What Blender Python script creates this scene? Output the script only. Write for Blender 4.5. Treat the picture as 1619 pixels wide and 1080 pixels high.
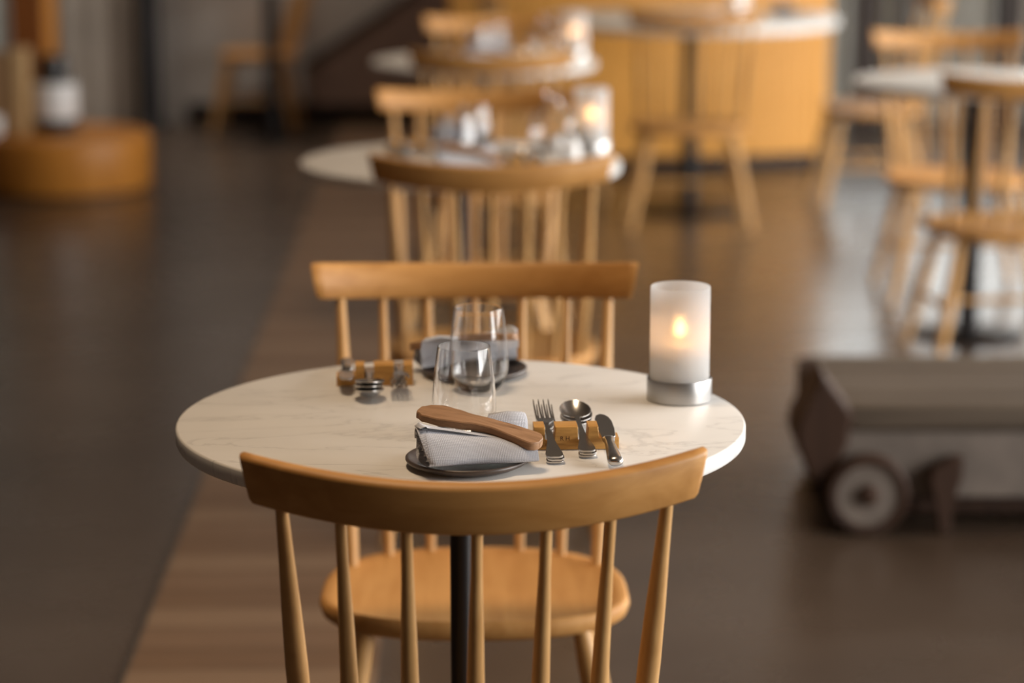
import bpy, bmesh, math, random
from mathutils import Vector, Matrix, Euler
random.seed(7)
S = bpy.context.scene
COL = S.collection
PI = math.pi
for o in list(bpy.data.objects):
    bpy.data.objects.remove(o, do_unlink=True)

# ------------------------------------------------------------------ camera
cam_d = bpy.data.cameras.new('camera')
cam = bpy.data.objects.new('camera', cam_d); COL.objects.link(cam)
cam.location = (0, 0, 1.46)
cam.rotation_euler = (math.radians(90 - 11.8), 0, 0)
cam_d.sensor_width = 36.0
cam_d.lens = 3900.0 / 1619 * 36
cam_d.clip_start = 0.05
cam_d.clip_end = 60
cam_d.dof.use_dof = True
cam_d.dof.focus_distance = 2.82
cam_d.dof.aperture_fstop = (cam_d.lens / 1000) / 0.037
S.camera = cam

# ------------------------------------------------------------------ view / world / lights
S.view_settings.view_transform = 'Standard'
S.view_settings.look = 'None'
S.view_settings.gamma = 1
S.view_settings.use_curve_mapping = False
S.view_settings.exposure = 0.0

W = bpy.data.worlds.new('sky'); S.world = W; W.use_nodes = True
bg = W.node_tree.nodes['Background']
bg.inputs[0].default_value = (0.92, 0.95, 1.0, 1); bg.inputs[1].default_value = 0.8

def area(name, loc, rot, sx, sy, power, col):
    d = bpy.data.lights.new(name, 'AREA'); d.shape = 'RECTANGLE'; d.size = sx; d.size_y = sy
    d.energy = power; d.color = col
    o = bpy.data.objects.new(name, d); COL.objects.link(o); o.location = loc; o.rotation_euler = rot
    return o
# daylight through the tall windows of the right-hand wall; the far light is an added low panel
area('window_daylight', (5.35, 6.1, 1.75), (0, math.radians(90), 0), 2.3, 6.2, 520, (1.0, 0.98, 0.95))
area('near_window_daylight', (5.35, 1.5, 1.75), (0, math.radians(90), 0), 2.3, 2.6, 290, (1.0, 0.98, 0.95))
area('far_reflection_light', (3.25, 12.05, 1.02), (math.radians(-90), 0, 0), 3.6, 0.72, 36, (0.96, 0.98, 0.96))  # unseen panel before the curtains, sized for the floor reflection, no opening behind
# warm ceiling downlights, then added fill spots with no fixture of their own
def spot(loc, power, ang=84, col=(1.0, 0.70, 0.43)):
    d = bpy.data.lights.new('downlight_and_fill', 'SPOT'); d.energy = power; d.color = col
    d.spot_size = math.radians(ang); d.spot_blend = 0.9; d.shadow_soft_size = 0.30
    o = bpy.data.objects.new('downlight_and_fill', d); COL.objects.link(o); o.location = loc
for loc in ((-0.35, 2.9, 3.2), (-0.2, 5.4, 3.2), (0.3, 8.4, 3.2)):
    spot(loc, 160 if loc[1] < 4 else 115, 84, (1.0, 0.74, 0.49))
spot((-2.2, 8.6, 3.2), 30)
spot((1.3, 8.0, 3.2), 120, 84, (1.0, 0.88, 0.74))  # fill spot added to brighten the right-hand table and chairs
for loc in ((-2.1, 11.3, 3.2), (-0.9, 11.3, 3.2)):
    spot(loc, 120, 68, (1.0, 0.86, 0.72))  # fill spots added to lift the left part of the back wall

# ------------------------------------------------------------------ material helpers
def new_mat(name):
    m = bpy.data.materials.new(name); m.use_nodes = True
    nt = m.node_tree
    return m, nt, nt.nodes['Principled BSDF']

def coords(nt, scale, kind='Object', rot=(0, 0, 0)):
    tc = nt.nodes.new('ShaderNodeTexCoord'); mp = nt.nodes.new('ShaderNodeMapping')
    mp.inputs['Scale'].default_value = scale; mp.inputs['Rotation'].default_value = rot
    nt.links.new(tc.outputs[kind], mp.inputs[0])
    return mp.outputs[0]

def ramp(nt, fac, stops):
    r = nt.nodes.new('ShaderNodeValToRGB')
    el = r.color_ramp.elements
    while len(el) < len(stops): el.new(0.5)
    for e, (p, c) in zip(el, stops):
        e.position = p; e.color = (*c, 1)
    nt.links.new(fac, r.inputs[0])
    return r.outputs[0]

def noise(nt, vec, scale=5, detail=4, rough=0.5, dist=0.0):
    n = nt.nodes.new('ShaderNodeTexNoise')
    n.inputs['Scale'].default_value = scale; n.inputs['Detail'].default_value = detail
    n.inputs['Roughness'].default_value = rough; n.inputs['Distortion'].default_value = dist
    nt.links.new(vec, n.inputs['Vector'])
    return n.outputs['Fac']

def bump(nt, fac, p, strength=0.1, dist=0.002):
    b = nt.nodes.new('ShaderNodeBump'); b.inputs['Strength'].default_value = strength
    b.inputs['Distance'].default_value = dist
    nt.links.new(fac, b.inputs['Height']); nt.links.new(b.outputs[0], p.inputs['Normal'])

def wood(name, c1, c2, axis='X', scale=1.0, rough=0.46, c3=None):
    m, nt, p = new_mat(name)
    k = {'X': (1.2, 14, 14), 'Y': (14, 1.2, 14), 'Z': (14, 14, 1.2)}[axis]
    v = coords(nt, tuple(a * scale for a in k))
    f = noise(nt, v, 3.0, 6, 0.6, 0.6)
    stops = [(0.3, c1), (0.7, c2)] if c3 is None else [(0.28, c1), (0.5, c2), (0.72, c3)]
    nt.links.new(ramp(nt, f, stops), p.inputs['Base Color'])
    p.inputs['Roughness'].default_value = rough; p.inputs['Specular IOR Level'].default_value = 0.32
    f2 = noise(nt, v, 14.0, 3, 0.6)
    bump(nt, f2, p, 0.12, 0.0006)
    return m

def plain(name, col, rough=0.5, metal=0.0, var=0.0, vscale=8):
    m, nt, p = new_mat(name)
    p.inputs['Roughness'].default_value = rough; p.inputs['Metallic'].default_value = metal
    v = coords(nt, (1, 1, 1))
    f = noise(nt, v, vscale, 5, 0.6)
    lo = tuple(max(0, c * (1 - var)) for c in col); hi = tuple(min(1, c * (1 + var)) for c in col)
    nt.links.new(ramp(nt, f, [(0.3, lo), (0.7, hi)]), p.inputs['Base Color'])
    return m

OAK1, OAK2 = (0.40, 0.185, 0.048), (0.54, 0.275, 0.085)
M_oakX = wood('oak_along_rail', OAK1, OAK2, 'X')
M_oakY = wood('oak_seat', (0.44, 0.205, 0.055), (0.57, 0.295, 0.095), 'Y', 0.8, 0.62)
M_oakZ = wood('oak_turned', (0.47, 0.25, 0.085), (0.60, 0.345, 0.135), 'Z')
M_drum = wood('honey_wood_slat', (0.76, 0.345, 0.065), (0.94, 0.49, 0.125), 'Z', 0.6, 0.45)
M_podium = wood('amber_wood', (0.42, 0.16, 0.022), (0.56, 0.23, 0.04), 'Z', 0.5, 0.4)
M_plank = [wood('floor_plank_%s' % n, a, b, 'X', 0.5, 0.36) for n, a, b in (
    ('brown', (0.125, 0.070, 0.038), (0.195, 0.118, 0.068)),
    ('tan', (0.15, 0.092, 0.053), (0.23, 0.145, 0.086)),
    ('dark', (0.105, 0.057, 0.030), (0.175, 0.102, 0.055)))]
M_walnut = wood('walnut_spreader', (0.15, 0.075, 0.034), (0.34, 0.19, 0.10), 'X', 3.2, 0.55, (0.225, 0.12, 0.058))
M_olive = wood('olive_wood_rest', (0.30, 0.135, 0.032), (0.56, 0.30, 0.085), 'X', 3.0, 0.45, (0.44, 0.21, 0.05))
M_black = plain('black_steel', (0.012, 0.010, 0.010), 0.4, 0.3, 0.2)
M_steel = plain('cutlery_steel', (0.54, 0.52, 0.50), 0.26, 1.0, 0.05)
M_chrome = plain('brushed_chrome', (0.42, 0.41, 0.40), 0.36, 1.0, 0.04)
M_stone = plain('dark_stoneware', (0.060, 0.043, 0.035), 0.38, 0, 0.25, 60)
M_wax = plain('wax', (0.85, 0.80, 0.70), 0.5)
M_white = plain('white_glaze', (0.72, 0.70, 0.68), 0.35, 0, 0.05)
M_blackglaze = plain('black_glaze', (0.012, 0.010, 0.010), 0.3)
M_greige = plain('grey_linen_curtain', (0.46, 0.40, 0.34), 0.9, 0, 0.15, 3)
M_greycurt = plain('pale_grey_curtain', (0.42, 0.41, 0.37), 0.9, 0, 0.12, 3)
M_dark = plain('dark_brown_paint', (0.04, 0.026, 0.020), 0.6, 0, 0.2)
M_shadow = plain('diagonal_shadow_brown', (0.20, 0.135, 0.11), 0.7, 0, 0.15)  # shade tone for the slanted panel on the back wall
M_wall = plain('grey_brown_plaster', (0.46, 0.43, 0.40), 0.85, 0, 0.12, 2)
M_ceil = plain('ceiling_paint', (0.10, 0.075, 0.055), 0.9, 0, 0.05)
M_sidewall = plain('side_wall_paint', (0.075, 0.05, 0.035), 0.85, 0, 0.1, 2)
M_leaf = plain('leaf_green', (0.05, 0.09, 0.035), 0.5, 0, 0.3, 30)
M_engrave = plain('burnt_engraving', (0.10, 0.04, 0.012), 0.7)
M_cart_top = wood('weathered_grey_wood', (0.080, 0.060, 0.043), (0.145, 0.110, 0.080), 'X', 0.5, 0.65)
M_cart_face = plain('weathered_grey_paint', (0.16, 0.128, 0.105), 0.65, 0, 0.25, 9)
M_cart_dark = wood('dark_weathered_wood', (0.030, 0.013, 0.007), (0.055, 0.026, 0.014), 'Z', 0.6, 0.6)

def marble():
    m, nt, p = new_mat('white_veined_marble')
    v = coords(nt, (1.0, 2.6, 1.0), rot=(0, 0, 0.10))
    n1 = noise(nt, v, 2.3, 6, 0.55, 1.1)
    a = nt.nodes.new('ShaderNodeMath'); a.operation = 'SUBTRACT'; a.inputs[1].default_value = 0.5
    nt.links.new(n1, a.inputs[0])
    b = nt.nodes.new('ShaderNodeMath'); b.operation = 'ABSOLUTE'; nt.links.new(a.outputs[0], b.inputs[0])
    veins = ramp(nt, b.outputs[0], [(0.0, (0.585, 0.57, 0.55)), (0.012, (0.705, 0.69, 0.665)), (0.10, (0.725, 0.71, 0.685))])
    n2 = noise(nt, coords(nt, (1, 1.8, 1)), 3.0, 4, 0.6, 0.3)
    tint = ramp(nt, n2, [(0.3, (0.91, 0.905, 0.90)), (0.7, (1, 1, 1))])
    mx = nt.nodes.new('ShaderNodeMixRGB'); mx.blend_type = 'MULTIPLY'; mx.inputs[0].default_value = 1
    nt.links.new(veins, mx.inputs[1]); nt.links.new(tint, mx.inputs[2])
    nt.links.new(mx.outputs[0], p.inputs['Base Color'])
    p.inputs['Roughness'].default_value = 0.42
    return m
M_marble = marble()

def concrete():
    m, nt, p = new_mat('polished_concrete')
    v = coords(nt, (1, 1, 1))
    f = noise(nt, v, 1.3, 8, 0.62)
    nt.links.new(ramp(nt, f, [(0.3, (0.052, 0.034, 0.023)), (0.7, (0.082, 0.058, 0.042))]), p.inputs['Base Color'])
    r = nt.nodes.new('ShaderNodeMapRange'); r.inputs[3].default_value = 0.22; r.inputs[4].default_value = 0.34
    nt.links.new(noise(nt, v, 3.1, 5), r.inputs[0]); nt.links.new(r.outputs[0], p.inputs['Roughness'])
    p.inputs['IOR'].default_value = 1.6
    return m
M_floor = concrete()

def linen():
    m, nt, p = new_mat('pale_blue_grey_linen')
    tc = nt.nodes.new('ShaderNodeTexCoord')
    def wv(d, s):
        w = nt.nodes.new('ShaderNodeTexWave'); w.wave_type = 'BANDS'; w.bands_direction = d
        w.inputs['Scale'].default_value = s; w.inputs['Distortion'].default_value = 0.6
        w.inputs['Detail'].default_value = 1.0
        nt.links.new(tc.outputs['UV'], w.inputs['Vector']); return w.outputs['Fac']
    a = nt.nodes.new('ShaderNodeMath'); a.operation = 'MULTIPLY'
    nt.links.new(wv('X', 165), a.inputs[0]); nt.links.new(wv('Y', 175), a.inputs[1])
    nt.links.new(ramp(nt, a.outputs[0], [(0.0, (0.33, 0.335, 0.365)), (0.6, (0.60, 0.605, 0.645))]), p.inputs['Base Color'])
    p.inputs['Roughness'].default_value = 0.9
    bump(nt, a.outputs[0], p, 0.5, 0.0006)
    return m
M_linen = linen()

def glass(name):
    m, nt, p = new_mat(name)
    p.inputs['Base Color'].default_value = (1, 1, 1, 1); p.inputs['Roughness'].default_value = 0.0
    p.inputs['Transmission Weight'].default_value = 1.0; p.inputs['IOR'].default_value = 1.45
    return m
M_glass = glass('clear_glass')

def frosted():
    m, nt, p = new_mat('frosted_glass')
    out = nt.nodes['Material Output']
    rf = nt.nodes.new('ShaderNodeBsdfRefraction'); rf.inputs['Roughness'].default_value = 0.50; rf.inputs['IOR'].default_value = 1.32
    rf.inputs['Color'].default_value = (0.93, 0.93, 0.93, 1)
    tr = nt.nodes.new('ShaderNodeBsdfTranslucent'); tr.inputs['Color'].default_value = (0.92, 0.92, 0.92, 1)
    df = nt.nodes.new('ShaderNodeBsdfDiffuse'); df.inputs['Color'].default_value = (0.85, 0.85, 0.85, 1)
    m1 = nt.nodes.new('ShaderNodeMixShader'); m1.inputs[0].default_value = 0.55
    nt.links.new(tr.outputs[0], m1.inputs[1]); nt.links.new(df.outputs[0], m1.inputs[2])
    m2 = nt.nodes.new('ShaderNodeMixShader'); m2.inputs[0].default_value = 0.56
    nt.links.new(rf.outputs[0], m2.inputs[1]); nt.links.new(m1.outputs[0], m2.inputs[2])
    nt.links.new(m2.outputs[0], out.inputs['Surface'])
    return m
M_frost = frosted()

def emit(name, col, s):
    m, nt, p = new_mat(name)
    p.inputs['Base Color'].default_value = (0, 0, 0, 1)
    p.inputs['Emission Color'].default_value = (*col, 1); p.inputs['Emission Strength'].default_value = s
    return m
M_flame = emit('candle_flame', (1.0, 0.47, 0.15), 24)

# ------------------------------------------------------------------ mesh helpers
def link(name, bm, mat, parent=None, loc=None, smooth=True, angle=40):
    bmesh.ops.recalc_face_normals(bm, faces=bm.faces)
    me = bpy.data.meshes.new(name); bm.to_mesh(me); bm.free()
    me.materials.append(mat)
    if smooth:
        me.shade_smooth()
        me.set_sharp_from_angle(angle=math.radians(angle))
    o = bpy.data.objects.new(name, me); COL.objects.link(o)
    if parent: o.parent = parent
    if loc: o.location = loc
    return o

def lathe(bm, prof, seg=48, cap0=True, cap1=True, cx=0, cy=0):
    rings = []
    for r, z in prof:
        if r < 1e-6:
            rings.append([bm.verts.new((cx, cy, z))])
        else:
            rings.append([bm.verts.new((cx + r * math.cos(2 * PI * i / seg), cy + r * math.sin(2 * PI * i / seg), z)) for i in range(seg)])
    for a, b in zip(rings, rings[1:]):
        for i in range(seg):
            j = (i + 1) % seg
            if len(a) == 1 and len(b) == 1: continue
            if len(a) == 1: bm.faces.new((a[0], b[i], b[j]))
            elif len(b) == 1: bm.faces.new((a[i], a[j], b[0]))
            else: bm.faces.new((a[i], a[j], b[j], b[i]))
    if cap0 and len(rings[0]) > 1: bm.faces.new(rings[0][::-1])
    if cap1 and len(rings[-1]) > 1: bm.faces.new(rings[-1])
    return bm

def tube(bm, pts, radii, seg=14):
    pts = [Vector(p) for p in pts]
    rings = []
    for i, p in enumerate(pts):
        d = (pts[min(i + 1, len(pts) - 1)] - pts[max(i - 1, 0)]).normalized()
        u = d.cross(Vector((0, 1, 0)) if abs(d.y) < 0.9 else Vector((1, 0, 0))).normalized(); v = d.cross(u)
        rings.append([bm.verts.new(p + radii[i] * (math.cos(2 * PI * k / seg) * u + math.sin(2 * PI * k / seg) * v)) for k in range(seg)])
    for a, b in zip(rings, rings[1:]):
        for i in range(seg):
            j = (i + 1) % seg
            bm.faces.new((a[i], a[j], b[j], b[i]))
    bm.faces.new(rings[0][::-1]); bm.faces.new(rings[-1])
    return bm

def taper(p0, p1, prof, seg=14):
    p0, p1 = Vector(p0), Vector(p1)
    bm = bmesh.new()
    tube(bm, [p0.lerp(p1, t) for t, r in prof], [r for t, r in prof], seg)
    return bm

def box(bm, x0, x1, y0, y1, z0, z1, bev=0.0, segs=2):
    r = bmesh.ops.create_cube(bm, size=1)
    vs = r['verts']
    for v in vs:
        v.co = ((x0 + x1) / 2 + v.co.x * (x1 - x0), (y0 + y1) / 2 + v.co.y * (y1 - y0), (z0 + z1) / 2 + v.co.z * (z1 - z0))
    if bev > 0:
        es = list({e for v in vs for e in v.link_edges})
        bmesh.ops.bevel(bm, geom=es, offset=bev, segments=segs, affect='EDGES', profile=0.5)
    return bm

def prism(bm, pts, d0, d1, axis='Z', bev=0.0, segs=2):
    """polygon pts extruded along an axis from d0 to d1"""
    def P(a, b, d):
        return {'Z': (a, b, d), 'Y': (a, d, b), 'X': (d, a, b)}[axis]
    lo = [bm.verts.new(P(a, b, d0)) for a, b in pts]; hi = [bm.verts.new(P(a, b, d1)) for a, b in pts]
    n = len(pts)
    f0 = bm.faces.new(lo[::-1]); f1 = bm.faces.new(hi)
    for i in range(n):
        bm.faces.new((lo[i], lo[(i + 1) % n], hi[(i + 1) % n], hi[i]))
    if bev > 0:
        bmesh.ops.bevel(bm, geom=list(f0.edges) + list(f1.edges), offset=bev, segments=segs, affect='EDGES', profile=0.5)
    return bm

def strip_loft(bm, rings, cap=True):
    """closed rings of equal count joined in order"""
    vr = [[bm.verts.new(p) for p in r] for r in rings]
    n = len(vr[0])
    for a, b in zip(vr, vr[1:]):
        for i in range(n):
            bm.faces.new((a[i], a[(i + 1) % n], b[(i + 1) % n], b[i]))
    if cap:
        bm.faces.new(vr[0][::-1]); bm.faces.new(vr[-1])
    return bm

def thing(name, label, cat, loc=(0, 0, 0), rz=0.0, group=None):
    o = bpy.data.objects.new(name, None); COL.objects.link(o)
    o.empty_display_size = 0.05
    o.location = loc; o.rotation_euler = (0, 0, rz)
    o['label'] = label; o['category'] = cat
    if group: o['group'] = group
    return o

def tag(o, label, cat, group=None):
    o['label'] = label; o['category'] = cat
    if group: o['group'] = group
    return o

def dup(root, label, loc, rz, group=None):
    def cp(o, parent):
        c = o.copy(); COL.objects.link(c)
        if parent: c.parent = parent
        for ch in [k for k in ALLKIDS(o)]: cp(ch, c)
        return c
    r = cp(root, None)
    r.location = loc; r.rotation_euler = (root.rotation_euler.x, root.rotation_euler.y, rz)
    r['label'] = label
    if group: r['group'] = group
    return r
def ALLKIDS(o):
    return [c for c in bpy.data.objects if c.parent == o]

def structure(o):
    o['kind'] = 'structure'; return o

# ------------------------------------------------------------------ the room shell
BACK = 12.35
fl = structure(link('floor', box(bmesh.new(), -4.2, 5.6, -2.6, BACK + 0.2, -0.12, 0.0), M_floor, smooth=False))
# inlaid strip of cross-laid planks let into the concrete, each plank its own piece
STRIP_L, STRIP_W, YAW = -0.587, 0.44, -0.022
pl_mesh = {}
n = 0
y = 3.55
while y < 12.2:
    w = 0.118
    k = n % 3 if n % 7 else (n // 7) % 3
    bm = box(bmesh.new(), 0, STRIP_W, 0.0015, w - 0.0015, 0.0002, 0.0022 + 0.0006 * (n % 2), 0.0006, 1) if k not in pl_mesh else None
    if bm is not None:
        pk = link('plank', bm, M_plank[k], fl, smooth=False); pl_mesh[k] = pk
    else:
        pk = pl_mesh[k].copy(); COL.objects.link(pk)
    pk.location = (STRIP_L + YAW * y, y, 0); pk.rotation_euler = (0, 0, -YAW)
    y += w; n += 1
tr = link('trim_1', box(bmesh.new(), -0.006, -0.0005, 3.55, 12.2, 0.0002, 0.0035), plain('steel_edge_strip', (0.16, 0.14, 0.12), 0.35, 0.8), None)
tr.location = (STRIP_L, 0, 0); tr.rotation_euler = (0, 0, -YAW); structure(tr)

structure(link('wall_back', box(bmesh.new(), -4.2, 5.6, BACK, BACK + 0.15, 0, 3.4), M_wall, smooth=False))
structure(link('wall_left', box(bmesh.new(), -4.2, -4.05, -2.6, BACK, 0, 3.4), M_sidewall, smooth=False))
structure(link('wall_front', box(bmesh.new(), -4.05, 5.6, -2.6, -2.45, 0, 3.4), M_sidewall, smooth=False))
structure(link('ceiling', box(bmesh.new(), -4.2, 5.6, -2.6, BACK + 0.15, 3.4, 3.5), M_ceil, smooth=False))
bm = bmesh.new()
box(bm, 5.45, 5.6, -2.45, BACK, 0, 0.45); box(bm, 5.45, 5.6, -2.45, BACK, 3.05, 3.4)
for ya, yb in ((-2.45, -1.1), (9.4, BACK)): box(bm, 5.45, 5.6, ya, yb, 0.45, 3.05)
structure(link('wall_right', bm, M_sidewall, smooth=False))
bm = bmesh.new()
box(bm, 5.47, 5.56, -1.1, 9.4, 0.45, 0.52); box(bm, 5.47, 5.56, -1.1, 9.4, 2.98, 3.05)
for k in range(7): box(bm, 5.47, 5.56, -1.1 + k * 1.74, -1.04 + k * 1.74, 0.45, 3.05)
structure(link('window_1', bm, M_dark, smooth=False))
structure(link('baseboard_back', box(bmesh.new(), -1.62, 0.2, BACK - 0.03, BACK, 0, 0.10, 0.004), M_blackglaze, smooth=False))

# far window bay at the right: dark posts, pale curtains hung between
bm = bmesh.new()
structure(link('window_2', box(box(bm, 1.70, 1.81, BACK - 0.10, BACK, 0, 3.0), 1.905, 1.965, BACK - 0.08, BACK, 0, 3.0), M_dark, smooth=False))
structure(link('trim_2', box(bmesh.new(), 2.40, 2.52, BACK - 0.12, BACK, 0, 3.0), M_dark, smooth=False))

def curtain(x0, x1, mat, label, pitch=0.085, yb=BACK - 0.09, amp=0.028, top=2.9):
    bm = bmesh.new()
    N = int((x1 - x0) / 0.0085)
    pts = []
    for i in range(N + 1):
        x = x0 + (x1 - x0) * i / N
        pts.append((x, yb + amp * math.sin(2 * PI * (x - x0) / pitch + 0.5 * math.sin(7 * x))))
    pr = [(a, b) for a, b in pts] + [(a, b + 0.005) for a, b in pts[::-1]]
    lo = [bm.verts.new((a, b, 0.012)) for a, b in pr]; hi = [bm.verts.new((a, b, top)) for a, b in pr]
    m_ = len(pr)
    for i in range(m_): bm.faces.new((lo[i], lo[(i + 1) % m_], hi[(i + 1) % m_], hi[i]))
    k = len(pts)
    for i in range(k - 1):
        j = m_ - 1 - i
        bm.faces.new((lo[i], lo[i + 1], lo[j - 1], lo[j])); bm.faces.new((hi[i], hi[j], hi[j - 1], hi[i + 1]))
    return tag(link('curtain', bm, mat), label, 'curtain')
curtain(-2.40, -1.86, M_greige, 'grey-brown pleated curtain at left, behind the wooden podium and white-banded jar', 0.115)
curtain(-2.85, -2.46, M_greycurt, 'pale curtain edge at the far left, past the dark orange cabinet', 0.10)
curtain(1.40, 1.69, M_greycurt, 'pale grey curtain fold beside the right end of the wooden counter')
curtain(1.815, 1.90, M_greycurt, 'narrow grey curtain strip between two dark window posts', 0.05)
curtain(1.97, 2.38, M_greycurt, 'pale grey-green pleated curtain behind the round table at right', 0.10)
curtain(2.53, 3.0, M_greige, 'brownish curtain at the far right edge, past the last dark post', 0.10)

# round dark pipe column
bm = bmesh.new(); lathe(bm, [(0.085, 0.0), (0.085, 0.03), (0.06, 0.045), (0.06, 3.39)], 24)
o = link('trim_3', bm, M_blackglaze, loc=(-1.78, 12.12, 0)); structure(o)

# brown panel added in place of a diagonal shadow on the wall
t = thing('shadow_panel', 'dark brown slanted panel standing in for a shadow on the grey back wall', 'panel', (0, BACK - 0.14, 0))
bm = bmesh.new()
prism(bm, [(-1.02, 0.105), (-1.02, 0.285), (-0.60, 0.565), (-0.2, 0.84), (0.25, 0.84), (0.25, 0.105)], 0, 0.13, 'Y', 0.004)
link('board', bm, M_shadow, t, smooth=False)
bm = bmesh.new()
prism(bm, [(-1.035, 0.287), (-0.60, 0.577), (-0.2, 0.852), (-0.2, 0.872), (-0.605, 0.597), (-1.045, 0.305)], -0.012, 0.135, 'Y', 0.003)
link('shadow_panel_edge', bm, M_dark, t, smooth=False)  # dark upper border of the added shadow shape

# ------------------------------------------------------------------ slatted curved counter
def counter():
    t = thing('counter', 'wide honey-coloured slatted wooden counter with gently curved front, behind the large table', 'counter', (0.56, 10.85, 0))
    R = 1.9; half = 0.835; H = 1.08
    amax = math.asin(half / R)
    yc = R * math.cos(amax)
    def pt(a, r): return (r * math.sin(a), yc - r * math.cos(a))
    N = 40
    bm = bmesh.new()
    pts = [pt(-amax + 2 * amax * i / N, R - 0.016) for i in range(N + 1)] + [(half - 0.016, 0.5), (-half + 0.016, 0.5)]
    prism(bm, pts, 0.05, H, 'Z'); link('body', bm, M_podium, t)
    bm = bmesh.new()
    pts = [pt(-amax + 2 * amax * i / N, R - 0.07) for i in range(N + 1)] + [(half - 0.06, 0.48), (-half + 0.06, 0.48)]
    prism(bm, pts, 0.0, 0.05, 'Z'); link('plinth', bm, M_dark, t)
    bm = bmesh.new()
    pts = [pt(-amax + 2 * amax * i / N, R + 0.05) for i in range(N + 1)] + [(half + 0.03, 0.53), (-half - 0.03, 0.53)]
    prism(bm, pts, H, H + 0.035, 'Z', 0.004); link('worktop', bm, M_podium, t)
    ns = 36; da = 2 * amax / ns
    w = R * da
    base = None
    for i in range(ns):
        a = -amax + (i + 0.5) * da
        if base is None:
            bm = box(bmesh.new(), -w / 2 + 0.002, w / 2 - 0.002, -0.014, 0.0, 0.052, H - 0.002, 0.003, 1)
            base = link('slat', bm, M_drum, t, smooth=False); s = base
        else:
            s = base.copy(); COL.objects.link(s)
        x, y = pt(a, R - 0.014); s.location = (x, y, 0); s.rotation_euler = (0, 0, a)
    for sx in (-1, 1):
        link('end_panel', box(bmesh.new(), sx * half - 0.008 - 0.008 * sx, sx * half + 0.008 - 0.008 * sx, 0.02, 0.5, 0.052, H - 0.002, 0.002), M_drum, t, smooth=False)
counter()

# ------------------------------------------------------------------ chairs
SEAT_Z = 0.385
def seat_mesh():
    bm = bmesh.new()
    N = 64
    def out(s, z, inset=0.0):
        ring = []
        for i in range(N):
            a = 2 * PI * i / N
            c, q = math.cos(a), math.sin(a)
            nx = 2.5
            x = (0.222 - inset) * math.copysign(abs(c) ** (2 / nx), c) * s
            e, yr = (0.14, 2.2) if q > 0 else (0.235, 3.0)
            yy = (e - inset) * math.copysign(abs(q) ** (2 / yr), q) * s
            ring.append((x, 0.045 + yy, z))
        return ring
    Z = SEAT_Z; T = 0.030
    rings = [out(1, Z - T, 0.012), out(1, Z - T + 0.006, 0.004), out(1, Z - 0.012, 0.0), out(1, Z - 0.003, 0.002), out(1, Z, 0.007)]
    for s in (0.9, 0.78, 0.6, 0.4, 0.2, 0.06):
        r = out(s, 0)
        rings.append([(x, y, Z - 0.011 * (1 - s ** 4) * min(1, (y + 0.17) / 0.1 if y < -0.07 else 1)) for x, y, _ in r])
    strip_loft(bm, rings)
    return bm

def rail_mesh():
    bm = bmesh.new()
    U = 30; H = 0.054; T = 0.021; tilt = math.radians(9)
    rings = []
    sec = [(-T / 2 + .003, 0), (-T / 2, .003), (-T / 2, H * .5), (-T / 2, H - .005), (-T / 2 + .0025, H - .0012), (-T / 2 + .007, H),
           (T / 2 - .007, H), (T / 2 - .0025, H - .0012), (T / 2, H - .005), (T / 2, H * .5), (T / 2, .003), (T / 2 - .003, 0)]
    us = [-1, -0.985] + [-1 + 2 * i / U for i in range(1, U)] + [0.985, 1]
    for u in us:
        e = 0.0025 if abs(u) == 1 else 0
        ring = []
        for t, h in sec:
            hh = h + (e if h < H / 2 else -e); tt = t * (1 - e / T * 2)
            L = 0.236 + 0.009 * h / H
            x = L * u
            y = -0.283 + 0.082 * u * u + tt * 1.0
            # local tilt about the rail's foot
            yy = y * 1 - math.sin(tilt) * hh
            z = 0.752 + math.cos(tilt) * hh + 0.015 * u * u + math.sin(tilt) * tt
            ring.append((x, yy, z))
        rings.append(ring)
    strip_loft(bm, rings)
    return bm
def rail_at(x):
    u = x / 0.238
    return Vector((x, -0.283 + 0.082 * u * u, 0.756 + 0.015 * u * u))

SPX = [(-0.202, -0.182, -0.098), (-0.140, -0.129, -0.143), (-0.072, -0.067, -0.164), (0.0, 0.0, -0.170)]
SPX += [(-a, -b, c) for a, b, c in SPX[2::-1]]

def make_chair():
    t = thing('dining_chair', '', 'chair', group='pale oak spindle-back chairs')
    link('seat', seat_mesh(), M_oakY, t, angle=50)
    link('top_rail', rail_mesh(), M_oakX, t, angle=50)
    for i, (xr, xs, ys) in enumerate(SPX):
        outer = i in (0, 6)
        m = 0.0125 if outer else 0.0098
        prof = [(0, m * .72), (.15, m * .82), (.35, m), (.5, m * 1.0), (.68, m * .86), (.85, m * .66), (1, .0066 if outer else .0062)]
        link('spindle', taper((xs, ys, SEAT_Z - 0.012), rail_at(xr), prof, 12), M_oakZ, t, angle=60)
    feet = {}
    for sx in (-1, 1):
        for sy in (-1, 1):
            top = Vector((sx * 0.150, 0.012 + sy * 0.115 + (0.01 if sy > 0 else -0.01), SEAT_Z - 0.024))
            bot = Vector((sx * 0.222, 0.012 + sy * 0.195, 0.0015))
            feet[sx, sy] = (top, bot)
            link('leg', taper(top, bot, [(0, .0125), (.12, .0155), (.38, .0185), (.6, .0165), (1, .0115)], 14), M_oakZ, t, angle=60)
    mids = []
    for sx in (-1, 1):
        a = feet[sx, -1][0].lerp(feet[sx, -1][1], 0.56); b = feet[sx, 1][0].lerp(feet[sx, 1][1], 0.56)
        link('stretcher', taper(a, b, [(0, .006), (.5, .0105), (1, .006)], 10), M_oakZ, t, angle=60)
        mids.append(a.lerp(b, 0.5))
    link('stretcher', taper(mids[0], mids[1], [(0, .006), (.5, .0095), (1, .006)], 10), M_oakZ, t, angle=60)
    return t

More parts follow.
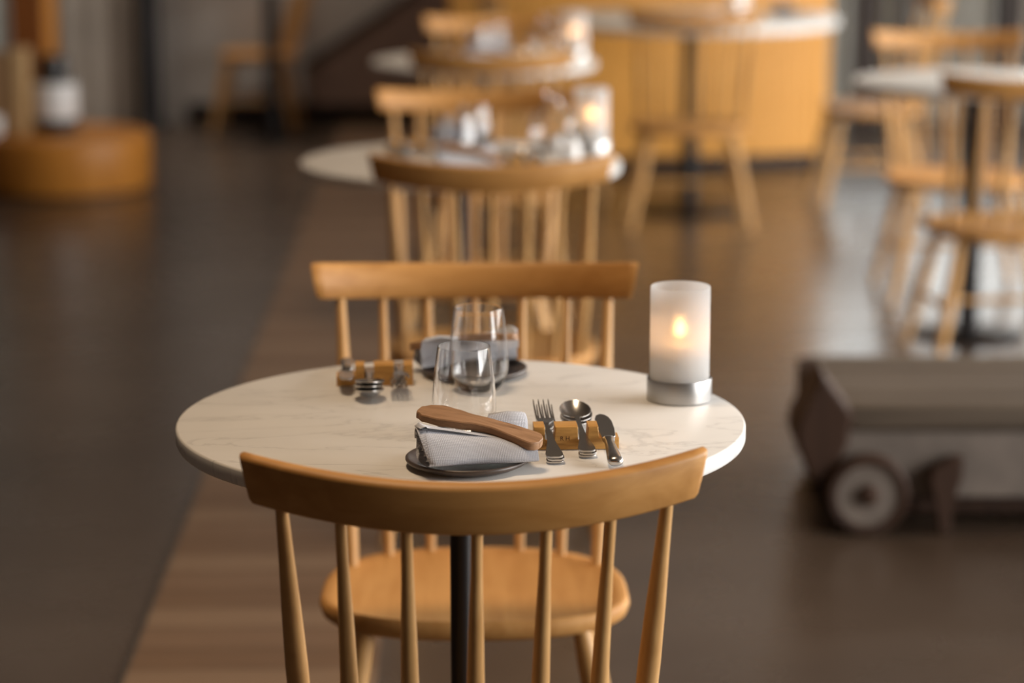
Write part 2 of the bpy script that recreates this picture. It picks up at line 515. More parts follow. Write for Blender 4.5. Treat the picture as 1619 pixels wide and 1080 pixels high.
CH = [  # x, y, rotation, label
    (-0.049, 2.716, math.radians(2.6), 'oak spindle chair nearest the viewer, its curved back rail before the set table'),
    (-0.054, 3.432, PI + math.radians(0.6), 'oak spindle chair facing us across the nearest round table, seat in view beneath it'),
    (-0.042, 5.110, 0.0, 'oak spindle chair with its back to us at the second round table'),
    (-0.095, 5.935, PI, 'oak spindle chair facing us on the far side of the second round table'),
    (-0.060, 7.470, 0.0, 'oak spindle chair with its back to us at the third, farthest table of the row'),
    (-0.058, 8.345, PI, 'oak spindle chair facing us beyond the third, farthest table of the row'),
    (0.655, 9.105, 0.0, 'oak spindle chair with its back to us at the large table before the slatted counter'),
    (1.415, 9.72, PI / 2, 'oak spindle chair in profile at the right side of the large table'),
    (0.16, 9.93, -PI / 2, 'oak spindle chair at the left side of the large table, seat against the counter'),
    (1.400, 7.735, PI, 'oak spindle chair facing us behind the round table at right'),
    (1.370, 6.780, math.radians(4), 'oak spindle chair with its back to us at the round table by the grey trolley'),
    (-1.235, 12.06, PI / 2, 'lone oak spindle chair in profile by the grey back wall and black pole'),
]
c0 = make_chair()
for i, (x, y, r, lab) in enumerate(CH):
    if i == 0:
        c0.location = (x, y, 0); c0.rotation_euler = (0, 0, r); c0['label'] = lab
    else:
        dup(c0, lab, (x, y, 0), r)

# ------------------------------------------------------------------ tables
TZ = 0.746
def make_table(label, x, y, R, pole_r, base_r, top_t=0.021):
    t = thing('round_table', label, 'table', (x, y, 0), 0.0, 'round white pedestal tables')
    bm = bmesh.new()
    lathe(bm, [(R - .004, TZ - top_t), (R - .0012, TZ - top_t + .0012), (R, TZ - top_t + .004), (R, TZ - .003), (R - .0009, TZ - .0009), (R - .003, TZ)], 128)
    link('table_top', bm, M_marble, t, angle=60)
    bm = bmesh.new(); lathe(bm, [(pole_r, 0.018), (pole_r, TZ - top_t - .012), (pole_r * 1.0, TZ - top_t - .0005)], 28)
    link('pole', bm, M_black, t)
    bm = bmesh.new(); lathe(bm, [(R * .32, TZ - top_t - .009), (R * .32, TZ - top_t - .0003)], 32); link('mounting_plate', bm, M_black, t)
    bm = bmesh.new(); lathe(bm, [(base_r, 0.0008), (base_r, .006), (base_r - .006, .010), (pole_r + .03, .014), (pole_r + .004, .022)], 64)
    link('base_plate', bm, M_black, t)
    return t
make_table('nearest round white marble-topped table, set for two with a candle', -0.0626, 2.955, 0.349, 0.0145, 0.128)
make_table('second round white table of the centre row, with a lit candle at its right', -0.112, 5.352, 0.349, 0.0145, 0.128)
make_table('third, farthest small round white table of the centre row', -0.088, 7.70, 0.349, 0.0145, 0.128)
make_table('large round white table on a thick black pole before the slatted counter', 0.69, 9.52, 0.56, 0.033, 0.25, 0.030)
make_table('round white table at right, its thick black pole standing behind the grey trolley', 1.335, 7.085, 0.352, 0.030, 0.165)

# ------------------------------------------------------------------ near place setting
def plate(label, x, y):
    bm = bmesh.new()
    lathe(bm, [(0, .0010), (.050, .0010), (.0605, .0022), (.0685, .0062), (.0702, .0085), (.0702, .0105), (.0688, .0116), (.0665, .0112), (.061, .0085), (.052, .0070), (0, .0066)], 72)
    return tag(link('bread_plate', bm, M_stone, loc=(x, y, TZ), angle=60), label, 'plate', 'dark stoneware plates')
def napkin_mesh():
    """folded linen: a flattened roll, its folds showing at both ends (local x = length)"""
    prof = []
    # spiral of rounded rectangles in (y,z), from the outside inwards
    hw, hh, th = 0.037, 0.0245, 0.0020
    turns = 4; per = 40
    P = []
    for k in range(turns * per + 1):
        a = 2 * PI * k / per
        q = k / (turns * per)
        sh = 1 - 0.80 * q
        c, s = math.cos(a), math.sin(a)
        ex = 3.4
        yy = (hw * (1 - 0.62 * q)) * math.copysign(abs(c) ** (2 / ex), c)
        zz = (hh * (1 - 0.86 * q)) * math.copysign(abs(s) ** (2 / ex), s)
        P.append(Vector((yy, zz)))
    outer, inner = [], []
    for i, p in enumerate(P):
        d = (P[min(i + 1, len(P) - 1)] - P[max(i - 1, 0)])
        nrm = Vector((d.y, -d.x)); nrm = nrm.normalized() if nrm.length > 1e-9 else Vector((1, 0))
        outer.append(p); inner.append(p - nrm * th)
    loop = outer + inner[::-1]
    bm = bmesh.new()
    uvl = bm.loops.layers.uv.new('UVMap')
    NX = 22
    LEN = 0.122
    rows = []
    for ix in range(NX + 1):
        u = ix / NX
        x = -LEN / 2 + LEN * u
        row = []
        for k, p in enumerate(loop):
            f = 1 - 0.54 * u ** 0.8                         # lower towards the right end
            z = (p.y + hh) * f
            y_ = p.x * (1 - 0.06 * u) + (0.62 * z if p.x < 0 else -0.10 * z)
            y_ += 0.0012 * math.sin(9 * u + p.x * 80)
            xx = x - (0.05 * (y_ + 0.036) + 0.14 * z) * (1 - u) ** 2 + (0.005 * math.sin(k * 0.16) if ix in (0,) else 0)
            row.append(bm.verts.new((xx, y_, max(z, 0.0004) + 0.0008 * math.sin(6 * u + p.x * 60) * (1 if z > .006 else 0))))
        rows.append(row)
    m = len(loop)
    arc = [0.0]
    for i in range(1, m + 1):
        arc.append(arc[-1] + (loop[i % m] - loop[i - 1]).length)
    for ix in range(NX):
        for i in range(m):
            j = (i + 1) % m
            f = bm.faces.new((rows[ix][i], rows[ix][j], rows[ix + 1][j], rows[ix + 1][i]))
            for lp, (a_, b_) in zip(f.loops, ((ix, i), (ix, i + 1), (ix + 1, i + 1), (ix + 1, i))):
                lp[uvl].uv = (LEN * a_ / NX, arc[b_])
    k = len(outer)
    for row in (rows[0], rows[-1]):
        for i in range(k - 1):
            f = bm.faces.new((row[i], row[i + 1], row[m - 2 - i], row[m - 1 - i]))
            for lp in f.loops: lp[uvl].uv = (lp.vert.co.y, lp.vert.co.z)
    return bm
def napkin(label, x, y, z, rz):
    t = thing('linen_napkin', label, 'napkin', (x, y, z), rz, 'folded linen napkins')
    link('folded_cloth', napkin_mesh(), M_linen, t, angle=70)
    # corner of the cloth standing up behind
    bm = bmesh.new(); uvl = bm.loops.layers.uv.new('UVMap')
    rings = []
    for i in range(13):
        u = i / 12
        w = 0.052
        a = u * 2.3
        yy = 0.026 + 0.016 * math.sin(a) ; zz = 0.018 + 0.024 * u - 0.006 * u * u
        zz = 0.006 + 0.040 * math.sin(u * 1.75)
        yy = 0.030 + 0.016 * (1 - math.cos(u * 2.1)) - 0.010 * u
        x0 = 0.012 + 0.010 * u; x1 = 0.012 + w + 0.002 * math.sin(u * 3)
        th = 0.002
        rings.append([(x0, yy, zz), (x1 * .5 + x0 * .5, yy - .002, zz + .0025), (x1 - .004, yy, zz), (x1, yy + .003, zz - .002), (x1 - .004, yy + th, zz - th), (x1 * .5 + x0 * .5, yy + th - .002, zz + .0025 - th), (x0, yy + th, zz - th)])
    strip_loft(bm, rings)
    for f in bm.faces:
        for lp in f.loops: lp[uvl].uv = (lp.vert.co.x, lp.vert.co.y + lp.vert.co.z)
    link('raised_corner', bm, M_linen, t, angle=70)
    return t

def spreader(label, p_left, p_right, name='butter_spreader'):
    """wooden spreader; local x runs from blade tip to handle end"""
    L = (Vector(p_right) - Vector(p_left)).length
    def half(u):   # upper and lower outline across the width
        up = [(0, .000), (.02, .0065), (.07, .0115), (.16, .0135), (.28, .0105), (.42, .0070), (.60, .0078), (.78, .0098), (.93, .0105), (1, .000)]
        lo = [(0, -.000), (.02, -.0065), (.08, -.0110), (.22, -.0135), (.36, -.0120), (.50, -.0082), (.62, -.0068), (.78, -.0090), (.93, -.0102), (1, -.000)]
        def ev(t):
            for (a, va), (b, vb) in zip(t, t[1:]):
                if u <= b:
                    q = (u - a) / (b - a); q = math.sqrt(max(0, 1 - (1 - q) ** 2)) if b <= .02 else 1 - math.sqrt(max(0, 1 - q * q)) if a >= .92 else q * q * (3 - 2 * q)
                    return va + (vb - va) * q
            return 0
        return ev(up), ev(lo)
    bm = bmesh.new(); rings = []
    for i in range(41):
        u = i / 40; u = 0.5 - 0.5 * math.cos(u * PI) * 1.0
        hi, lo = half(min(max(u, .002), .998))
        hi += .0004; lo -= .0004
        th = 0.0050 - 0.0016 * max(0, .45 - u)
        if u < .004 or u > .997: th *= .8
        x = u * L; hi *= 1.45; lo *= 1.45
        m = (hi + lo) / 2; h = (hi - lo) / 2
        zc = 0.0035 * math.sin((u - .1) * 4.2)
        e = min(.0012, h * .4)
        rings.append([(x, m - h, zc - th + e), (x, m - h + e, zc - th), (x, m + h - e, zc - th), (x, m + h, zc - th + e),
                      (x, m + h, zc + th - e), (x, m + h - e, zc + th), (x, m - h + e, zc + th), (x, m - h, zc + th - e)])
    strip_loft(bm, rings)
    o = link(name, bm, M_walnut, angle=35)
    return o, L

def aim(o, a, b, roll=0.0):
    a, b = Vector(a), Vector(b)
    x = (b - a).normalized(); z = Vector((0, 0, 1)); y = z.cross(x).normalized(); z = x.cross(y)
    M = Matrix((x, y, z)).transposed().to_4x4()
    M = M @ Matrix.Rotation(roll, 4, 'X')
    M.translation = a
    o.rotation_euler = M.to_euler(); o.location = a

BX, BY = 0.0625, 2.8125           # centre of the near cutlery rest
def rest_mesh():
    bm = bmesh.new()
    # local: x along the block, front face towards -y; two sloping slots, a low step at +x
    H = 0.0280; D0, D1 = -0.0165, 0.0135
    xs = [(-0.0375, -0.0252, H), (-0.0252, -0.0128, .0045), (-0.0128, 0.0135, H), (0.0135, 0.0258, .0045), (0.0258, 0.0375, H), (0.0375, 0.0620, .0135)]
    prof = []
    for a, b, h in xs:
        prof += [(a, h), (b, h)]
    pts = [(-0.0375, 0.0006)] + prof + [(0.0620, 0.0006)]
    prism(bm, pts, D0, D1, 'Y', 0.0009, 2)
    return bm

def rest(label, x, y, rz):
    t = thing('cutlery_rest', label, 'cutlery rest', (x, y, TZ), rz, 'wooden cutlery rests')
    link('block', rest_mesh(), M_olive, t, angle=30)
    return t
def engraving(t):
    c = bpy.data.curves.new('lettering', 'FONT'); c.body = 'R H'; c.size = 0.0072; c.extrude = 0.00012
    c.align_x = 'CENTER'; c.materials.append(M_engrave)
    fo = bpy.data.objects.new('lettering', c); me = bpy.data.meshes.new_from_object(fo); bpy.data.objects.remove(fo); bpy.data.curves.remove(c)
    o = bpy.data.objects.new('lettering', me); COL.objects.link(o); o.parent = t
    o.location = (-0.0015, -0.01655, 0.0118); o.rotation_euler = (PI / 2, 0, 0)
    o['label'] = 'small letters R H burnt into the wood'

def loft_flat(rows, th):
    """rows: (s, half width, z, x offset): a flat curved bar along y"""
    bm = bmesh.new(); rings = []
    for y, h, z, x in rows:
        e = min(0.0004, h * .3)
        rings.append([(x - h, y, z), (x - h + e, y, z - th / 2), (x + h - e, y, z - th / 2), (x + h, y, z), (x + h - e, y, z + th / 2), (x - h + e, y, z + th / 2)])
    strip_loft(bm, rings); return bm
HANDLE = [(0, .0052, 0, 0), (.003, .0098, .0003, 0), (.010, .0104, .0008, 0), (.022, .0084, .0016, 0), (.040, .0056, .0024, 0), (.062, .0038, .0026, 0), (.090, .0030, .0022, 0), (.112, .0029, .0020, 0)]
def fork(label, a, b):
    t = thing('fork', label, 'fork', group='steel forks')
    link('handle', loft_flat(HANDLE, .0023), M_steel, t, angle=50)
    rows = [(.107, .0030, .0020, 0), (.114, .0056, .0018, 0), (.121, .0092, .0012, 0), (.130, .0105, .0006, 0), (.134, .0106, .0004, 0)]
    link('neck', loft_flat(rows, .0022), M_steel, t, angle=50)
    for k in range(4):
        x = (k - 1.5) * .0060
        link('tine', loft_flat([(.1325, .0016, .0004, x), (.152, .0013, 0.0, x), (.174, .0011, .0022, x), (.186, .0008, .0050, x), (.189, .0004, .0058, x)], .0019), M_steel, t, angle=50)
    place(t, a, b); return t
def spoon(label, a, b):
    t = thing('spoon', label, 'spoon', group='steel spoons')
    link('handle', loft_flat(HANDLE + [(.124, .0036, .0024, 0)], .0023), M_steel, t, angle=50)
    bm = bmesh.new()
    NR, NA = 8, 36
    def P(r, a, dz):
        w = 0.0190 * (1 - 0.10 * math.sin(a)); l = 0.0290
        x = w * r * math.cos(a); y = .1495 + l * r * math.sin(a)
        q = y - .1205
        return (x, .1205 + q * .96, .0026 + q * .07 - .0095 * (1 - r * r) + dz)
    top = []; bot = []
    for dz, L in ((0.0006, top), (-0.0006, bot)):
        c = bm.verts.new(P(0, 0, dz)); L.append([c])
        for r in range(1, NR + 1):
            L.append([bm.verts.new(P(r / NR, 2 * PI * k / NA, dz)) for k in range(NA)])
        for k in range(NA):
            bm.faces.new((c, L[1][k], L[1][(k + 1) % NA]))
        for r in range(1, NR):
            for k in range(NA):
                bm.faces.new((L[r][k], L[r][(k + 1) % NA], L[r + 1][(k + 1) % NA], L[r + 1][k]))
    for k in range(NA):
        bm.faces.new((top[NR][k], bot[NR][k], bot[NR][(k + 1) % NA], top[NR][(k + 1) % NA]))
    link('bowl', bm, M_steel, t, angle=50)
    place(t, a, b); return t
def place(t, a, b):
    """local +y runs from handle end a towards b"""
    a, b = Vector(a), Vector(b)
    y = (b - a).normalized(); x = y.cross(Vector((0, 0, 1))).normalized(); z = x.cross(y)
    M = Matrix((x, y, z)).transposed().to_4x4()
    t.rotation_euler = M.to_euler(); t.location = a
def table_knife(label, a, b):
    t = thing('table_knife', label, 'knife', group='steel table knives')
    bm = bmesh.new()
    prof = [(0, .004), (.003, .0082), (.008, .0092), (.02, .0088), (.045, .0072), (.068, .0060), (.076, .0062), (.080, .0074), (.085, .0074), (.088, .0050)]
    rings = []
    for y, h in prof:
        rings.append([(h * math.cos(2 * PI * k / 18), y, .66 * h * math.sin(2 * PI * k / 18)) for k in range(18)])
    strip_loft(bm, rings); link('handle', bm, M_steel, t, angle=50)
    bm = bmesh.new()
    out = [(-.0070, .087), (.0055, .087), (.0095, .094), (.0108, .12), (.0105, .15), (.0085, .165), (.0045, .174), (-.001, .177), (-.006, .172), (-.0085, .16), (-.0088, .12)]
    prism(bm, out, -.0010, .0010, 'Z', .0004, 1); link('blade', bm, M_steel, t, smooth=True, angle=30)
    place(t, a, b); return t

def glass_tumbler(label, x, y, z=TZ):
    prof_o = [(0, .0008), (.022, .0008), (.0255, .0022), (.031, .009), (.0368, .021), (.0385, .033), (.0380, .048), (.0362, .070), (.0340, .090), (.0318, .1075), (.0314, .1095)]
    prof_i = [(.0306, .1095), (.0309, .1070), (.0331, .090), (.0353, .070), (.0371, .048), (.0376, .033), (.0357, .021), (.0300, .0118), (.021, .0082), (0, .0070)]
    bm = bmesh.new(); lathe(bm, prof_o + prof_i, 72)
    return tag(link('drinking_glass', bm, M_glass, loc=(x, y, z), angle=70), label, 'glass', 'clear stemless glasses')

def candle(label, x, y, z=TZ):
    t = thing('candle_holder', label, 'candle holder', (x, y, z), 0, 'frosted candle holders')
    bm = bmesh.new()
    lathe(bm, [(.0385, .0006), (.0410, .0012), (.0412, .0030), (.0412, .0285), (.0408, .0295), (.0400, .0290), (.0398, .0040), (0, .0036)], 72, cap0=True)
    link('metal_base', bm, M_chrome, t, angle=50)
    bm = bmesh.new()
    lathe(bm, [(.0378, .0045), (.0378, .1460), (.0372, .1468), (.0358, .1468), (.0354, .1460), (.0354, .0045)], 72, cap0=False, cap1=False)
    # close the foot ring
    vs = sorted(bm.verts, key=lambda v: v.co.z)[:144]
    o_ = [v for v in vs if v.co.xy.length > .0366]; i_ = [v for v in vs if v.co.xy.length <= .0366]
    o_.sort(key=lambda v: math.atan2(v.co.y, v.co.x)); i_.sort(key=lambda v: math.atan2(v.co.y, v.co.x))
    for k in range(72):
        bm.faces.new((o_[k], o_[(k + 1) % 72], i_[(k + 1) % 72], i_[k]))
    link('glass_shade', bm, M_frost, t, angle=50)
    bm = bmesh.new(); lathe(bm, [(.0235, .0045), (.0240, .0060), (.0240, .0680), (.0225, .0700), (.015, .0690), (0, .0685)], 40)
    w = link('candle', bm, M_wax, t, angle=50)
    bm = bmesh.new(); lathe(bm, [(.0008, .0680), (.0008, .0785)], 8); link('wick', bm, M_blackglaze, w)
    bm = bmesh.new(); lathe(bm, [(0, .0780), (.0045, .0795), (.0074, .0835), (.0078, .0880), (.0058, .0935), (.0026, .0980), (0, .1010)], 20)
    link('flame', bm, M_flame, w)
    return t

plate('dark stoneware bread plate under the near napkin', -0.0515, 2.726)
napkin('pale blue-grey folded linen napkin on the near dark plate', -0.0355, 2.700, TZ + 0.0097, math.radians(16))
sp, L = spreader('', (0, 0, 0), (0.152, 0, 0))
aim(sp, (-0.1075, 2.752, 0.8040), (0.0385, 2.698, 0.7790), math.radians(9))
tag(sp, 'walnut butter spreader resting across the near folded napkin', 'spreader', 'wooden butter spreaders')
r1 = rest('olive-wood cutlery rest on the near side of the nearest table, knife laid on its step', BX, BY, math.radians(3)); engraving(r1)
for w, (a_, b_) in zip(('topmost', 'middle', 'lowest'), (((0.0490, 2.7270, TZ + .0090), (0.0345, 2.9150, TZ + .0275)), ((0.0505, 2.7280, TZ + .0055), (0.0388, 2.9150, TZ + .0205)),
                                              ((0.0498, 2.7300, TZ + .0020), (0.0375, 2.9150, TZ + .0140)))):
    fork('%s of the three stacked forks in the near wooden rest' % w, a_, b_)
for w, (a_, b_) in zip(('topmost', 'middle', 'lowest'), (((0.0868, 2.7550, TZ + .0090), (0.0745, 2.9250, TZ + .0215)), ((0.0883, 2.7560, TZ + .0055), (0.0762, 2.9250, TZ + .0160)),
                                              ((0.0876, 2.7580, TZ + .0020), (0.0756, 2.9250, TZ + .0105)))):
    spoon('%s of the three stacked spoons in the near wooden rest' % w, a_, b_)
table_knife('steel table knife at the right end of the near wooden rest', (0.1180, 2.7080, TZ + .0078), (0.1065, 2.88, TZ + .0215))
glass_tumbler('clear stemless glass just behind the near napkin', -0.0572, 2.868)
glass_tumbler('clear stemless glass before the far plate of the nearest table', -0.0432, 3.108)
candle('lit frosted candle holder with chrome base on the nearest table', 0.2125, 3.058)

# ------------------------------------------------------------------ copies: settings turned to face the near one
def setting_copy(px, py, flip, bxo, byo, names):
    """plate, napkin, spreader, rest, forks, spoons, knife; source setting turned by flip about its plate"""
    src0 = Vector((-0.0515, 2.726, 0))
    for o, lab in names:
        rel = Vector(o.location) - src0
        off = Vector((0, 0, 0))
        if o.name.split('.')[0] in ('cutlery_rest', 'fork', 'spoon', 'table_knife'):
            off = Vector((bxo, byo, 0))
        c = dup(o, lab, (0, 0, 0), 0)
        M = Matrix.Translation(Vector((px, py, 0))) @ Matrix.Rotation(flip, 4, 'Z') @ Matrix.Translation(rel + off) @ o.rotation_euler.to_matrix().to_4x4()
        c.location = M.translation; c.rotation_euler = M.to_euler()
def find(prefix):
    return sorted([o for o in bpy.data.objects if o.parent is None and o.name.split('.')[0] == prefix], key=lambda o: o.name)
SRC = {k: find(k) for k in ('bread_plate', 'linen_napkin', 'butter_spreader', 'cutlery_rest', 'fork', 'spoon', 'table_knife')}
def labelled(where):
    f, s = SRC['fork'], SRC['spoon']
    return [(SRC['bread_plate'][0], 'dark stoneware plate %s' % where), (SRC['linen_napkin'][0], 'folded grey linen napkin %s' % where),
            (SRC['butter_spreader'][0], 'wooden butter spreader on the napkin %s' % where),
            (SRC['cutlery_rest'][0], 'wooden cutlery rest %s' % where),
            (f[0], 'topmost fork in the wooden rest %s' % where), (f[1], 'middle fork in the wooden rest %s' % where), (f[2], 'lowest fork in the wooden rest %s' % where),
            (s[0], 'topmost spoon in the wooden rest %s' % where), (s[1], 'middle spoon in the wooden rest %s' % where), (s[2], 'lowest spoon in the wooden rest %s' % where),
            (SRC['table_knife'][0], 'table knife on the wooden rest %s' % where)]
setting_copy(-0.050, 3.203, PI, 0.003, -0.030, labelled('on the far side of the nearest table'))
setting_copy(-0.105, 5.135, 0, 0.0, 0.0, labelled('on the near side of the second table'))
setting_copy(-0.105, 5.575, PI, 0.0, 0.0, labelled('on the far side of the second table'))
setting_copy(-0.085, 7.49, 0, 0.0, 0.0, labelled('on the near side of the third table'))
setting_copy(-0.065, 7.90, PI, 0.0, 0.0, labelled('on the far side of the third table'))
glass_tumbler('clear glass on the near side of the second table', -0.115, 5.25)
glass_tumbler('clear glass on the far side of the second table', -0.085, 5.46)
glass_tumbler('clear glass on the near side of the third table', -0.105, 7.60)
glass_tumbler('clear glass on the far side of the third table', -0.055, 7.80)
candle('lit frosted candle holder at the right side of the second table', 0.176, 5.455)
candle('lit frosted candle holder at the right side of the third table', 0.195, 7.73)

def carafe(label, x, y):
    prof_o = [(0, .0008), (.030, .0008), (.040, .006), (.050, .025), (.054, .045), (.050, .066), (.036, .085), (.020, .098), (.017, .115), (.021, .128)]
    prof_i = [(.0195, .128), (.0155, .115), (.0185, .098), (.0345, .084), (.0485, .0655), (.0524, .045), (.0485, .026), (.0385, .009), (.029, .005), (0, .0045)]
    bm = bmesh.new(); lathe(bm, prof_o + prof_i, 48)
    return tag(link('water_carafe', bm, M_glass, loc=(x, y, TZ), angle=70), label, 'carafe', 'round glass carafes')
carafe('round clear glass carafe beside the candle on the second table', 0.092, 5.55)
carafe('round clear glass carafe beside the candle on the third table', 0.105, 7.82)
def shaker(label, x, y):
    t = thing('salt_shaker', label, 'shaker', (x, y, TZ))
    bm = bmesh.new(); lathe(bm, [(.013, .0006), (.0145, .002), (.0142, .030), (.0128, .040), (.0125, .041)], 28); link('body', bm, M_white, t, angle=50)
    bm = bmesh.new(); lathe(bm, [(.0125, .0412), (.0125, .046), (.009, .0495), (0, .0502)], 28); link('cap', bm, M_chrome, t, angle=50)
shaker('small white salt shaker beside the candle on the second table', 0.100, 5.425)
def bud_vase(label, x, y):
    t = thing('bud_vase', label, 'vase', (x, y, TZ))
    bm = bmesh.new(); lathe(bm, [(0, .0006), (.018, .0006), (.022, .010), (.021, .028), (.013, .042), (.012, .052), (.0105, .052), (.0115, .042), (.0195, .028), (.0205, .011), (0, .006)], 32)
    link('body', bm, M_white, t, angle=60)
    rnd = random.Random(3)
    for k in range(5):
        a = k * 1.26; tip = Vector((.022 * math.cos(a), .022 * math.sin(a), .085 + .012 * rnd.random()))
        s = link('stem', taper((.002 * math.cos(a), .002 * math.sin(a), .012), tip, [(0, .0009), (1, .0006)], 6), M_leaf, t)
        bm = bmesh.new()
        d = Vector((math.cos(a), math.sin(a), 0.7)).normalized(); sd = Vector((-math.sin(a), math.cos(a), 0))
        up = d.cross(sd)
        rings = []
        for i in range(7):
            u = i / 6; w = .0075 * math.sin(PI * min(max(u, .04), .97)); c = tip + d * (.026 * u) + Vector((0, 0, -.008 * u * u))
            rings.append([c - sd * w, c + up * .0006, c + sd * w, c - up * .0006])
        strip_loft(bm, rings); link('leaf', bm, M_leaf, s)
bud_vase('small bud vase with green sprig before the candle on the second table', 0.128, 5.36)

# large table: napkins, side plates
def simple_bowl(label, x, y, r, mat):
    bm = bmesh.new(); lathe(bm, [(0, .0006), (r * .5, .0006), (r * .8, .012), (r, .034), (r - .003, .034), (r * .78, .016), (r * .45, .006), (0, .005)], 40)
    return tag(link('serving_bowl', bm, mat, loc=(x, y, TZ), angle=60), label, 'bowl')
for (o, lab, p) in ((SRC['bread_plate'][0], 'dark plate at the right of the large table before the counter', (1.06, 9.60)),
                    (SRC['bread_plate'][0], 'dark plate at the centre front of the large table before the counter', (0.70, 9.02))):
    dup(o, lab, (p[0], p[1], TZ), 0)
dup(SRC['linen_napkin'][0], 'folded white napkin at the centre front of the large table before the counter', (0.705, 9.01, TZ + .0116), 0.2)
dup(SRC['linen_napkin'][0], 'folded napkin at the right of the large table before the counter', (1.06, 9.60, TZ + .0116), 1.4)
candle('frosted candle holder near the middle of the large table', 0.86, 9.42)
glass_tumbler('clear glass beside the napkin on the large table before the counter', 0.82, 9.12)
glass_tumbler('clear glass on the round table at right', 1.48, 6.95)
dup(SRC['bread_plate'][0], 'dark plate on the round table at right', (1.47, 6.82 + .02, TZ), 0)

# ------------------------------------------------------------------ left: podium with jar and boxes
t = thing('podium', 'low round amber wooden podium at left, carrying a jar and wooden blocks', 'podium', (-1.838, 10.10, 0))
bm = bmesh.new(); lathe(bm, [(.348, 0.012), (.350, .016), (.350, .205), (.346, .221), (.336, .229), (.324, .231)], 96)
link('body', bm, M_podium, t, angle=60)
bm = bmesh.new(); lathe(bm, [(.335, 0.0008), (.335, .0118)], 64); link('plinth', bm, M_dark, t)
PZ = 0.2315
t = thing('lidded_jar', 'big black jar with a wide white band standing on the amber podium', 'jar', (-1.872, 10.10, PZ))
bm = bmesh.new(); lathe(bm, [(0, .0006), (.078, .0006), (.086, .006), (.088, .022), (.0885, .056)], 48, cap1=True); link('foot', bm, M_blackglaze, t, angle=50)
bm = bmesh.new(); lathe(bm, [(.0885, .0562), (.091, .064), (.0915, .180), (.088, .196), (.082, .204)], 48); link('white_band', bm, M_white, t, angle=50)
bm = bmesh.new(); lathe(bm, [(.0815, .2042), (.070, .220), (.060, .235), (.058, .262), (.064, .266), (.064, .304), (.058, .312), (0, .314)], 48); link('lid', bm, M_blackglaze, t, angle=50)
t = thing('wooden_block', 'pale upright wooden block on the podium, left of the banded jar', 'block', (-2.032, 10.055, PZ))
M_pale = wood('pale_block_wood', (0.44, 0.27, 0.12), (0.60, 0.39, 0.19), 'Z', 0.6)
link('upright', box(bmesh.new(), 0.012, 0.062, -0.06, 0.06, 0.0005, 0.345, .003), M_pale, t, smooth=False)
link('side_board', box(bmesh.new(), -0.10, 0.0115, -0.045, 0.030, 0.0005, 0.335, .003), wood('tan_block_wood', (0.24, 0.14, 0.065), (0.34, 0.20, 0.10), 'Z', 0.6), t, smooth=False)
o = link('ceramic_cup', lathe(bmesh.new(), [(0, .0006), (.026, .0006), (.034, .010), (.038, .045), (.036, .080), (.034, .080), (.036, .045), (.031, .012), (0, .006)], 36), M_white, loc=(-2.105, 9.970, PZ))
tag(o, 'small white cup at the podium edge before the wooden blocks', 'cup')
t = thing('storage_cabinet', 'dark orange wooden cabinet standing behind the podium at far left', 'cabinet', (-2.02, 10.75, 0))
link('body', box(bmesh.new(), -0.135, 0.02, -0.12, 0.14, 0.03, 0.98, .004), M_podium, t, smooth=False)
link('plinth', box(bmesh.new(), -0.125, 0.01, -0.10, 0.13, 0.0008, 0.0298), M_dark, t, smooth=False)
link('door', box(bmesh.new(), -0.130, 0.015, -0.136, -0.1205, 0.05, 0.97, .003), wood('dark_orange_wood', (0.15, 0.045, 0.008), (0.22, 0.07, 0.014), 'Z', 0.5), t, smooth=False)

# black pole table by the back wall
make_table('table by the grey back wall, mostly out of view above its black pole', -1.128, 11.60, 0.24, 0.034, 0.14)

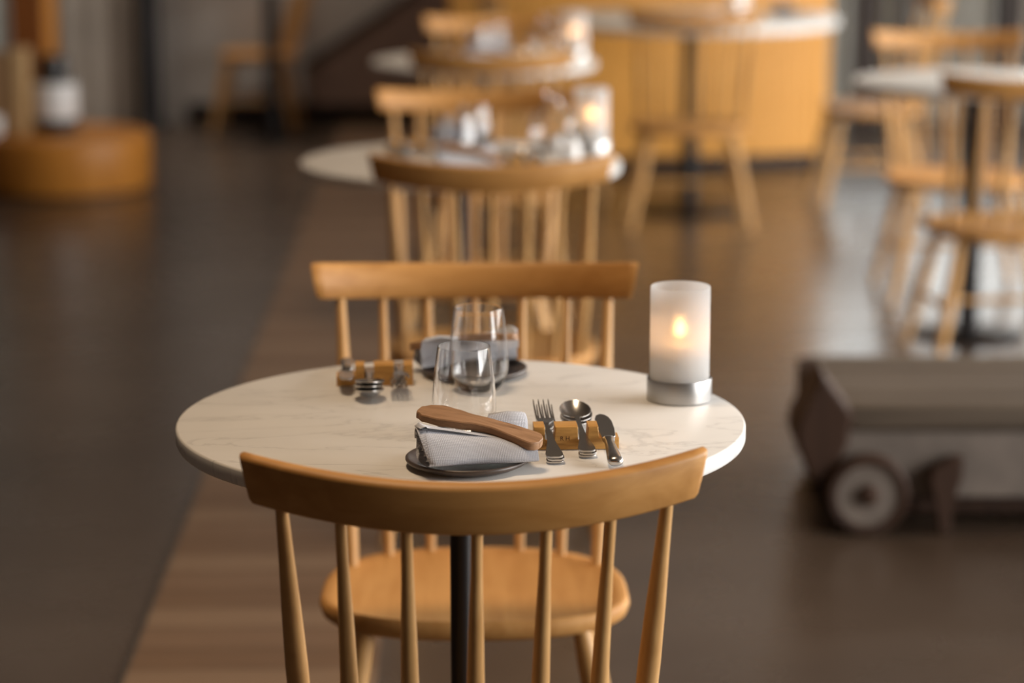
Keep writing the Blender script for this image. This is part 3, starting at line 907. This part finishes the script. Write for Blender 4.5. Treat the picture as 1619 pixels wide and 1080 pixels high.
# ------------------------------------------------------------------ grey trolley at right
def trolley():
    t = thing('trolley', 'low weathered grey trolley with a disc wheel and shaped dark end board, at right', 'trolley', (0.66, 5.06, 0))
    Ln = 1.25
    # deck: cushion-like weathered slab with rolled front edge
    nb = 4; y0 = 0.0; dw = 0.50 / nb
    for k in range(nb):
        bm = box(bmesh.new(), 0.02, Ln, y0 + k * dw + .0015, y0 + (k + 1) * dw - .0015, 0.214, 0.262 + 0.004 * (k % 2), .004)
        link('deck_board', bm, M_cart_top, t, smooth=False)
    link('front_lip', box(bmesh.new(), 0.05, Ln, -0.030, -0.0015, 0.216, 0.274, .010, 3), M_cart_top, t)
    link('front_board', box(bmesh.new(), 0.03, Ln, -0.020, 0.010, 0.070, 0.2125, .004), M_cart_face, t, smooth=False)
    link('back_board', box(bmesh.new(), 0.03, Ln, 0.470, 0.498, 0.070, 0.2125, .004), M_cart_face, t, smooth=False)
    # shaped, faceted end block at the front corner and the plain end board behind it
    pts = [(-0.012, 0.345), (0.055, 0.256), (0.045, 0.190), (0.012, 0.120), (-0.030, 0.110), (-0.066, 0.195), (-0.062, 0.235), (-0.034, 0.285)]
    bm = bmesh.new(); prism(bm, pts, -0.045, 0.13, 'Y', .008, 2); link('end_block', bm, M_cart_dark, t, smooth=False)
    link('end_board', box(bmesh.new(), -0.004, 0.0185, 0.132, 0.495, 0.05, 0.262, .004), M_cart_dark, t, smooth=False)
    link('reflection_blocker', box(bmesh.new(), 0.18, Ln, 0.03, 0.465, 0.022, 0.0695, .004), M_cart_dark, t, smooth=False)  # added to block the bright floor reflection beneath the trolley
    # wheels with tyre, disc and hub
    for yy in (-0.052, 0.552):
        for xx in (0.087, 1.12):
            bm = bmesh.new()
            R = 0.086
            lathe(bm, [(R - .020, -.017), (R - .006, -.019), (R, -.012), (R, .012), (R - .006, .019), (R - .020, .017), (R - .020, -.017)], 56, False, False)
            for v in bm.verts: v.co = Vector((v.co.x, v.co.z, v.co.y))
            w = link('wheel', bm, M_cart_dark, t, (xx, yy, R + .001), angle=40)
            bm = bmesh.new()
            lathe(bm, [(R - .0202, -.013), (.040, -.010), (.026, -.013), (.024, -.013), (.024, .013), (.040, .010), (R - .0202, .013)], 48, False, False)
            for v in bm.verts: v.co = Vector((v.co.x, v.co.z, v.co.y))
            link('disc', bm, M_cart_face, w, angle=40)
            bm = bmesh.new(); lathe(bm, [(.0, -.026), (.014, -.026), (.022, -.018), (.0238, -.0125), (.0238, .018), (0, .020)], 32)
            for v in bm.verts: v.co = Vector((v.co.x, v.co.z, v.co.y))
            link('hub', bm, M_cart_dark, w, angle=40)
    for xx in (0.087, 1.12):
        bm = bmesh.new(); tube(bm, [(xx, -0.030, 0.087), (xx, 0.53, 0.087)], [.012, .012], 14); link('axle', bm, M_cart_dark, t)
        link('axle_block', box(bmesh.new(), xx - .03, xx + .03, 0.02, 0.46, 0.102, 0.2125, .004), M_cart_dark, t, smooth=False)
    # brake bracket beside the wheel
    bm = bmesh.new()
    prism(bm, [(0.215, 0.115), (0.225, 0.145), (0.262, 0.165), (0.285, 0.165), (0.285, 0.125), (0.268, 0.09), (0.262, 0.002), (0.238, 0.002), (0.232, 0.085)], -0.062, -0.022, 'Y', .004)
    link('prop_leg', bm, M_cart_dark, t, smooth=False)
trolley()
